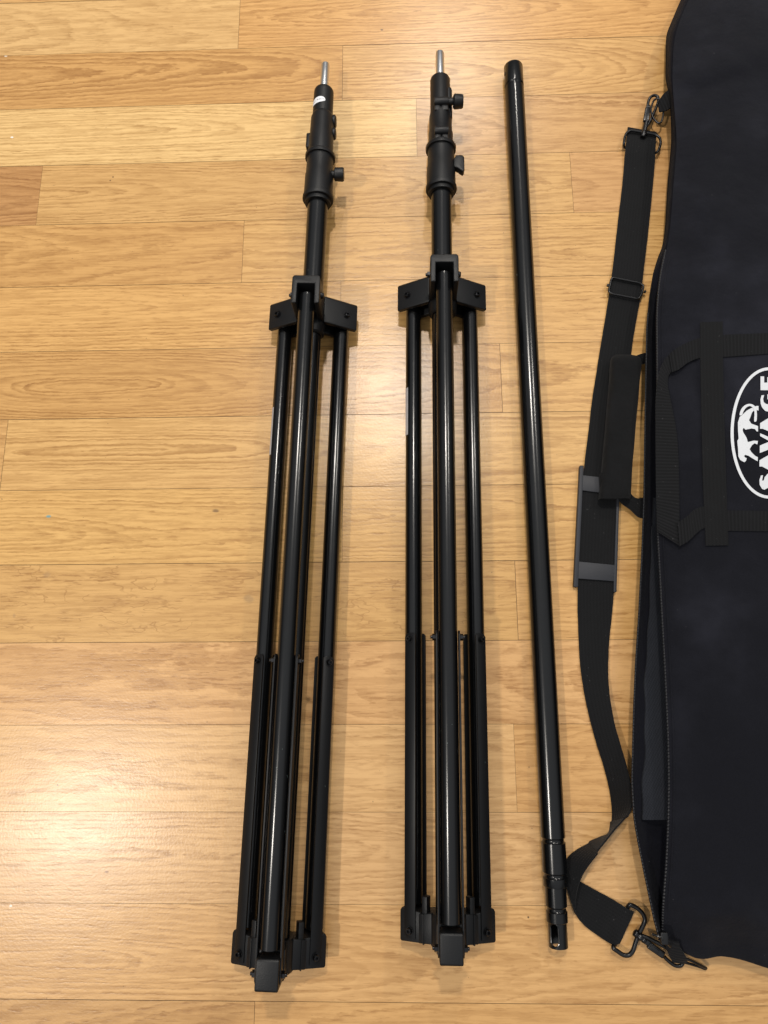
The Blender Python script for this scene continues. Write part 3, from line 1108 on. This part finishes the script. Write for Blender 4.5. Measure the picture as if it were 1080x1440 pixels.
def printed(poly, off):
    # subdivide the outline, fill it, lay it on the panel
    P = []
    for i in range(len(poly)):
        a, c = poly[i], poly[(i + 1) % len(poly)]
        m = max(1, int(math.hypot(c[0] - a[0], c[1] - a[1]) / 4))
        for q in range(m):
            P.append((a[0] + (c[0] - a[0]) * q / m, a[1] + (c[1] - a[1]) * q / m))
    tri = tessellate_polygon([[Vector((x, y, 0)) for x, y in P]])
    vs = [lg.bm.verts.new(inv(pt(x, y, zpan(x, y) + off))) for x, y in P]
    for t in tri:
        try:
            lg.bm.faces.new([vs[i] for i in t])
        except ValueError:
            pass


c1 = lambda L: [(1010 + x / 12, 500 + y / 12) for x, y in L]
c2 = lambda L: [(1010 + x / 12, 600 + y / 12) for x, y in L]


def smooth_poly(P, sub=3):
    S = spline([Vector((x, y, 0)) for x, y in P], sub, True)
    return [(p.x, p.y) for p in S]


ell = []
for i in range(97):
    a = 2 * math.pi * i / 96
    ell.append((math.cos(a), math.sin(a)))
eo = [lg.bm.verts.new(inv(pt(1081.7 + 54.3 * x, 608.8 + 92.3 * y, zpan(1081.7 + 54.3 * x, 608.8 + 92.3 * y) + .0010))) for x, y in ell[:-1]]
ei = [lg.bm.verts.new(inv(pt(1081.7 + 50.0 * x, 608.8 + 88.2 * y, zpan(1081.7 + 50.0 * x, 608.8 + 88.2 * y) + .0010))) for x, y in ell[:-1]]
for i in range(96):
    lg.bm.faces.new((eo[i], eo[(i + 1) % 96], ei[(i + 1) % 96], ei[i]))
body = c1([(362, 1035), (332, 1130), (335, 1280), (345, 1400)]) + c2([(322, 240), (335, 380), (340, 500), (370, 560), (440, 600), (470, 575), (480, 530), (455, 522), (437, 497), (450, 475), (510, 490), (580, 535), (665, 585), (670, 515),
       (625, 495), (560, 430), (530, 380), (570, 310), (615, 280), (660, 300), (670, 240), (600, 235), (500, 260), (480, 190), (420, 90), (412, 50), (430, 20), (460, 50), (560, 30), (620, 40), (650, 80), (672, 80)]) + \
    c1([(672, 1190), (560, 1150), (520, 1090), (550, 1020), (570, 960), (600, 930), (640, 915), (680, 930), (680, 850), (640, 850), (560, 885), (480, 930), (400, 1005)])
printed(body, .0010)
tail = c1([(362, 1010), (380, 920), (440, 845), (520, 815), (590, 830), (635, 880), (652, 960), (645, 1105), (615, 1118), (606, 1090), (612, 960), (590, 890), (540, 852), (480, 872), (430, 935), (402, 1000)])
printed(smooth_poly(tail, 3), .0013)
E_ = [(1069.5, 529.3), (1074.6, 529.3), (1074.6, 538), (1079, 538), (1079, 530.5), (1084, 530.5), (1084, 538), (1089, 538), (1089, 529.3), (1094.5, 529.3), (1094.5, 548.7), (1069.5, 548.7)]
G_ = [(1074.6, 555.5), (1070.8, 556), (1069.4, 562), (1069.8, 568), (1071.7, 573), (1076, 577.8), (1082, 579.3), (1088, 577.8), (1092.5, 573), (1094.4, 566), (1093.5, 558), (1092, 554.5), (1079.2, 554.5), (1079.2, 561.5), (1083.5, 561.5),
      (1083.5, 560), (1088.5, 560), (1089.5, 564), (1087.5, 567.5), (1082, 568.8), (1077, 567.8), (1074, 565.5), (1073.2, 561)]
A1 = [(1068.9, 595), (1080, 588.3), (1094.5, 579.8), (1094.5, 587.3), (1088.6, 590.5), (1088.6, 603.2), (1094.5, 605.5), (1094.5, 612.8), (1080, 606), (1072.5, 602.9), (1068.9, 603)]
V_ = [(1068.9, 609.2), (1068.9, 613.2), (1080, 619.2), (1085, 621), (1080, 621.8), (1068.5, 626.5), (1068.5, 637), (1080, 632.5), (1094.5, 626), (1094.5, 619.5), (1080, 614)]
A2 = [(1068.0, 647.3), (1080, 640.4), (1094.5, 632.5), (1094.5, 640), (1088.6, 643.2), (1088.6, 656.2), (1094.5, 658.6), (1094.5, 666), (1080, 660.4), (1071.8, 656), (1068.0, 656)]
S_ = [(1073, 668.3), (1070, 668.7), (1068, 675), (1068.3, 681.7), (1071.7, 687.5), (1075, 688.7), (1080, 686), (1084, 680.5), (1088, 679.2), (1090.5, 680.5), (1090, 686.7), (1093, 686.3), (1095, 680), (1094.7, 673.3), (1091.3, 667.5), (1087, 665.5),
      (1080, 665.8), (1075.4, 670.8), (1074, 675.8), (1071.7, 675.8)]
for L in (E_, G_, A1, V_, A2, S_):
    printed(L, .0010)
lg.build('emblem', M['print'], bag, sharp=80, recalc=True)
for p in bpy.data.objects['emblem'].data.polygons:
    pass

# ------------------------------------------------------------------ rear handle with its padded wrap
b = MB()
P3 = lambda *a: inv(pt(*a))
b.ribbon([(P3(916, 495, .012), P3(916, 511, .010)), (P3(903, 497, .013), P3(904, 512, .010)), (P3(893, 501, .014), P3(900, 515, .010)), (P3(880, 508, .013), P3(896, 522, .010)), (P3(866, 530, .0105), P3(893, 535, .010)), (P3(860, 600, .010), P3(886, 600, .010)), (P3(856, 660, .010), P3(880, 665, .010)), (P3(862, 685, .010), P3(884, 682, .010)), (P3(868, 699, .009), P3(888, 695, .011)), (P3(874, 708, .008), P3(894, 700, .012)), (P3(886, 717, .007), P3(899, 701, .013)), (P3(899, 728, .007), P3(906, 700, .013)), (P3(915, 729, .008), P3(918, 700, .013))], 6, .0015, 6)
h2 = b.build('handle', M['web'], bag, sharp=50)
# the wrap: a soft flattened sleeve
wl = [(500, 863, 888), (505, 859, 899), (515, 858, 901), (540, 856.5, 898.5), (580, 853, 895), (620, 849.5, 891.5), (660, 846, 888), (690, 843.5, 886.5), (702, 842, 886)]
rows = []
NW = 36
SL = spline([Vector((u0, v, u1)) for v, u0, u1 in wl], 5)
for i, q in enumerate(SL):
    v, u0, u1 = q.y, q.x, q.z
    zt = .0185
    k0 = sstep(-1, 9, i)
    k1 = sstep(-1, 3, len(SL) - 1 - i)
    cen = inv(pt((u0 + u1) / 2, v, .0128))
    half = (pt(u1, v, .0128) - pt(u0, v, .0128)).length / 2
    hh = .0108 * (.35 + .65 * k0) * (.8 + .2 * k1) + .0008 * math.sin(v * .06)
    ring = []
    for k in range(NW):
        a = 2 * math.pi * k / NW
        ca, sa = math.cos(a), math.sin(a)
        x = math.copysign(abs(ca) ** .55, ca) * half
        z = math.copysign(abs(sa) ** .75, sa) * hh
        z += .0011 * math.sin(v * .11 + k * .9) * .4
        dv_ = (2.0 * math.sin(a)) if i == len(SL) - 1 else 0
        ring.append(cen + Vector((x, -.0006 * dv_, z)))
    rows.append(ring)
# turn the open lower end inwards
e = rows[-1]
cen = sum(e, Vector()) / len(e)
for f, dy_ in ((.90, .001), (.86, .012), (.84, .03)):
    rows.append([cen + (p - cen) * f + Vector((0, dy_, 0)) for p in e])
cen0 = sum(rows[0], Vector()) / NW
rows.insert(0, [cen0 + (p - cen0) * .55 for p in rows[0]])
b = MB()
b.grid(rows, closed=True)
b.build('handle_wrap', M['wrap'], h2, sharp=60, recalc=True)

# ------------------------------------------------------------------ shoulder strap
st = []


def S(a, c):
    st.append((inv(pt(*a)), inv(pt(*c))))


S((883, 178.5, .004), (923.5, 185.5, .004))
S((881.5, 195, .0062), (922.5, 200, .0062))
S((879.5, 212, .0062), (921.8, 214, .0062))
S((877.5, 235, .003), (920.5, 236, .003))
S((875.5, 258, .0022), (918.5, 258, .0022))
S((870.5, 300, .0022), (914.5, 300, .0022))
S((865.5, 345, .0024), (909.5, 346, .0024))
S((861, 383, .0045), (904.5, 388, .0045))
S((857, 412, .0045), (901, 418, .0045))
S((852.5, 440, .0026), (896.5, 442, .0026))
S((846.5, 476, .0022), (890.5, 477, .0022))
S((839.5, 520, .0022), (885, 521, .0022))
S((833, 562, .0022), (880.5, 563, .0022))
S((828, 605, .0024), (875, 605, .0024))
S((823.5, 640, .0036), (870, 640, .0036))
S((820.5, 670, .0044), (867.5, 672, .0044))
S((817.5, 720, .0042), (865.5, 722, .0042))
S((814.5, 770, .0042), (864.5, 772, .0042))
S((813.2, 805, .0044), (864, 808, .0044))
S((812.5, 835, .0030), (863, 836, .0030))
S((812.7, 862, .0022), (861, 862, .0022))
S((814, 899, .0022), (857, 900, .003))
S((815.6, 930, .0022), (855.6, 930, .004))
S((819, 958.5, .0022), (855.9, 958.5, .006))
S((824, 988, .0022), (859, 988, .009))
S((831, 1018, .0022), (864.3, 1018, .012))
S((839, 1047, .0022), (872.3, 1047, .014))
S((848.5, 1077, .0022), (880.5, 1077, .017))
S((856, 1107, .0022), (887, 1106, .021))
S((860, 1134, .0022), (888.5, 1130, .026))
S((860, 1153, .0022), (881.5, 1148, .031))
S((856.5, 1173, .0022), (864.5, 1168, .036))
S((846, 1178, .0022), (853.5, 1182, .036))
S((830, 1184.5, .0022), (841.5, 1197, .034))
S((811, 1194.5, .0022), (830.5, 1211, .031))
S((799, 1204.5, .0022), (823.5, 1221, .028))
S((794, 1215, .0026), (818.5, 1230, .024))
S((793, 1226, .0040), (813.5, 1243, .018))
S((794, 1234, .0060), (809.5, 1262, .011))
S((795.5, 1238, .0062), (808.5, 1279, .007))
S((798, 1236.5, .0030), (811, 1286, .0040))
S((805, 1235.5, .0018), (816, 1295, .0022))
S((815.5, 1239.8, .0018), (823.5, 1303, .0020))
S((833, 1249.5, .0018), (836, 1312.5, .0020))
S((858, 1263, .0022), (853, 1324, .0024))
S((876, 1274, .0066), (862, 1328.5, .0066))
S((884, 1278.5, .0086), (867, 1328.5, .0086))
S((892, 1282.5, .0088), (872, 1327, .0088))
b = MB()
b.ribbon(st, 6, .0015, 8, 0.0, .00012)
strap = b.build('shoulder_strap', M['web'], bag, sharp=55)


def wire(name, L, r, z, parent, closed=False, mat='wire', sub=5, flat=1.0):
    b = MB()
    b.sweep([P3(u, v, (zz if zz is not None else z)) for (u, v, zz) in [(q + (None,))[:3] for q in L]], r, closed, 12, sub, flat)
    return b.build(name, M[mat], parent, sharp=60)


# rectangular end loops
wire('strap_loop', [(878, 207, .0042), (877.3, 203), (878.2, 195), (881, 187.5), (886, 183.8), (899, 185.2), (913, 187.6), (922, 189.5), (927.5, 194), (929, 201), (927, 209), (924.5, 213.5), (919, 215.5, .0035), (899, 211, .0032), (882, 208.5, .0035)], .00165, .0085, strap, True)
wire('strap_loop', [(882, 1279, .004), (885.5, 1272.5), (892, 1274.5), (899, 1279.5), (904.5, 1286), (906.8, 1294), (903.5, 1303), (898, 1314), (894, 1325), (890, 1337), (884.5, 1343), (877, 1343), (869, 1338), (862.5, 1333), (864.5, 1328, .004), (870, 1318, .0030), (880, 1288, .0030)], .0022, .0085, strap, True)
# slider buckle
b = MB()
z_ = .0078
b.sweep([P3(u, v, z_) for u, v in ((862, 390.5), (870, 392), (890, 396), (900, 398.2), (904.5, 402), (903.5, 409), (901, 416), (897.5, 419.8), (888, 418.5), (870, 415), (860.5, 413), (856.5, 409.5), (858, 400), (859.5, 393.5))], .00135, True, 10, 4)
b.sweep([P3(858, 403, .0022), P3(880, 407, .0022), P3(903, 410, .0022)], .0012, False, 8, 3)
b.lathe([(0, .0016), (.0024, .0016)], P3(854.5, 402, .0050), (0, 0, 1), 10)
b.lathe([(0, .0016), (.0024, .0016)], P3(906.5, 411, .0050), (0, 0, 1), 10)
b.build('slider_buckle', M['wire'], strap, sharp=60)

# shoulder pad: two rails joined by two bars round the strap
b = MB()


def slab(a, c, d, e, z0, z1, bev=.0009):
    q = [P3(*a, z1), P3(*c, z1), P3(*d, z1), P3(*e, z1)]
    lo = z0
    b.prism([(p.x, p.y) for p in q], lo - BO.z, z1 - BO.z, lambda k: Vector((k.x, k.y, k.z)), bev, 2)


slab((815.5, 654), (821.3, 654.5), (813.3, 826), (806.8, 825), .0003, .0072, .0012)
slab((868.5, 662), (872.6, 662), (867.5, 833), (862.8, 832.5), .0003, .0072, .0012)
slab((819.6, 668), (870, 674), (869, 696), (818.6, 689.5), .0052, .0068, .0006)
slab((813.6, 789.5), (866, 794.5), (865.2, 817.5), (812.3, 813.5), .0052, .0068, .0006)
slab((817, 662), (869, 664), (865, 826), (811, 822), .0004, .0016, .0004)
b.build('shoulder_pad', M['grey_rubber'], strap, sharp=40)

# upper snap hook
zt_ = .011
b = MB()
b.lathe([(-.0016, .0030), (0, .0036), (.0055, .0036), (.007, .0028), (.0078, .0022)], P3(904.3, 191.5, .0088), P3(908.5, 175, .0105) - P3(904.3, 191.5, .0088), 18)
b.sweep([P3(905.5, 187, .009), P3(907.5, 179, .010), P3(909, 172, .0105)], .0030, n=12, sub=3)
b.sweep([P3(909.5, 178, .0105), P3(914.5, 170, .011), P3(919, 160, .012), P3(923.2, 150, .0135), P3(925.8, 141, .0145), P3(924.5, 135.8, .015), P3(920, 134.2, .015), P3(914.8, 136.6, .0145), P3(911.8, 143, .014), P3(910.5, 151, .013)], .00185, n=10, sub=5)
k0, k1 = P3(907.8, 171.5, .0112), P3(911.2, 152, .0130)
d = (k1 - k0).normalized()
s_ = d.cross(Vector((0, 0, 1))).normalized()
n_ = s_.cross(d)
L_ = (k1 - k0).length
b.box((-.0034, 0, -.0020), (.0034, L_, .0022), lambda c: k0 + s_ * c.x + d * c.y + n_ * c.z, .0008)
b.box((-.0026, L_, -.0012), (.0020, L_ + .004, .0018), lambda c: k0 + s_ * c.x + d * c.y + n_ * c.z, .0005)
b.build('snap_hook', M['wire'], strap, sharp=50)
# ring and its tab on the bag
wire('ring', [(917, 147, .016), (919.5, 141.5, .018), (923.5, 138.5, .020), (929, 141, .021), (932, 147, .021), (933, 156, .019), (931.8, 166, .016), (929.5, 172, .0142), (926.5, 173.2, .0138), (922, 170.5, .0136), (917.5, 163, .0142), (915.2, 154, .0150)], .0012, .016, bag, True)
b = MB()
b.ribbon([(P3(926.5, 146, .0225), P3(928.5, 157, .0200)), (P3(928.5, 138.5, .0245), P3(936, 155.5, .0225)), (P3(934, 131, .026), P3(941.5, 152, .026)), (P3(939, 127, .029), P3(947, 147, .030)), (P3(944, 124, .034), P3(953, 142, .036))], 6, .002, 6)
b.ribbon([(P3(926.5, 146, .0225), P3(928.5, 157, .0200)), (P3(927.5, 147, .0185), P3(930, 157, .0180)), (P3(940, 133, .018), P3(944, 150, .019))], 4, .0015, 4)
b.build('ring_tab', M['web_handle'], bag, sharp=50)

# lower snap hook, ring and tab
b = MB()
b.lathe([(-.0022, .0024), (-.0014, .0036), (.0005, .0038), (.0018, .0030), (.003, .0030), (.0038, .0038), (.0062, .0038), (.0074, .0028), (.0085, .0034), (.0100, .0034), (.0112, .0024)], P3(894.3, 1312.5, .0095), P3(905, 1321, .0098) - P3(894.3, 1312.5, .0095), 18)
b.sweep([P3(903, 1315.5, .0115), P3(912, 1319, .0125), P3(924, 1325.5, .0130), P3(937, 1333, .0130), P3(950, 1341, .0120), P3(958, 1348, .0105), P3(960.5, 1353.5, .0090), P3(957, 1358, .0080), P3(950, 1358, .0075), P3(942, 1353, .0078), P3(934, 1345.5, .0085)], .00185, n=10, sub=5)
k0, k1 = P3(903.5, 1320.5, .0095), P3(934, 1341.5, .0095)
d = (k1 - k0).normalized()
s_ = d.cross(Vector((0, 0, 1))).normalized()
n_ = s_.cross(d)
L_ = (k1 - k0).length
b.box((-.0026, 0, -.0020), (.0026, L_ * .5, .0020), lambda c: k0 + s_ * c.x + d * c.y + n_ * c.z, .0008)
b.box((-.0020, L_ * .28, -.0022), (.0046, L_, .0026), lambda c: k0 + s_ * c.x + d * c.y + n_ * c.z, .001)
b.box((-.0004, L_ * .36, .0020), (.0030, L_ * .74, .0032), lambda c: k0 + s_ * c.x + d * c.y + n_ * c.z, .0005)
b.build('snap_hook', M['wire'], strap, sharp=50)
wire('ring', [(948, 1343, .016), (957, 1346, .0175), (967, 1349, .0165), (978, 1354, .013), (988, 1359, .0085), (993, 1361.5, .0055), (991.5, 1362.5, .004), (985, 1360, .004), (974, 1356.5, .006), (962, 1353, .009), (952, 1348.5, .012)], .0013, .01, bag, True)
b = MB()
b.ribbon([(P3(946, 1353.5, .0150), P3(967, 1353.5, .0130)), (P3(941, 1344, .0185), P3(966.5, 1350, .0175)), (P3(938, 1336, .0215), P3(962.5, 1342, .0210)), (P3(937.5, 1329, .0235), P3(957, 1334, .0240)), (P3(940, 1322, .0250), P3(955, 1326, .0265))], 6, .002, 6, .001)
b.build('ring_tab', M['web_handle'], bag, sharp=50)

# ------------------------------------------------------------------ light: recessed ceiling lamps of the room
WARM = (1.0, 0.93, 0.84)


def lamp(x, y, power, size=0.13, h=2.4):
    ld = bpy.data.lights.new('ceiling_lamp', 'AREA')
    ld.shape = 'DISK'
    ld.size = size
    ld.energy = power
    ld.color = WARM
    o = bpy.data.objects.new('ceiling_lamp', ld)
    COL.objects.link(o)
    o.location = (x, y, h)
    return o


def mirror(u, v, h=2.4):
    """where a lamp hangs whose reflection the floor shows at (u, v)"""
    P = pt(u, v, 0)
    k = h / CAM.z
    return P.x + (P.x - CAM.x) * k, P.y + (P.y - CAM.y) * k


for (u, v, pw) in ((555, 560, 20), (112, 1150, 22), (625, 130, 17)):
    x, y = mirror(u, v)
    lamp(x, y, pw)
lamp(1.55, 0.5, 11)

# the rest of the room: a pale ceiling above, darker walls around
wd = bpy.data.worlds.new('World')
SC.world = wd
wd.use_nodes = True
wt = wd.node_tree
bg = wt.nodes['Background']
tcw = wt.nodes.new('ShaderNodeTexCoord')
spw = wt.nodes.new('ShaderNodeSeparateXYZ')
wt.links.new(tcw.outputs['Generated'], spw.inputs[0])
rw = wt.nodes.new('ShaderNodeValToRGB')
rw.color_ramp.elements[0].position = 0.0
rw.color_ramp.elements[0].color = (0.10, 0.095, 0.09, 1)
rw.color_ramp.elements[1].position = 1.0
rw.color_ramp.elements[1].color = (0.62, 0.64, 0.66, 1)
e_ = rw.color_ramp.elements.new(0.38)
e_.color = (0.17, 0.17, 0.17, 1)
e_ = rw.color_ramp.elements.new(0.62)
e_.color = (0.47, 0.48, 0.495, 1)
wt.links.new(spw.outputs[2], rw.inputs[0])
wt.links.new(rw.outputs[0], bg.inputs['Color'])
bg.inputs['Strength'].default_value = 0.75

SC.view_settings.view_transform = 'Standard'
SC.view_settings.look = 'None'
SC.view_settings.exposure = 0.6
SC.view_settings.gamma = 1.0
SC.view_settings.use_curve_mapping = False
SC.cycles.max_bounces = 6
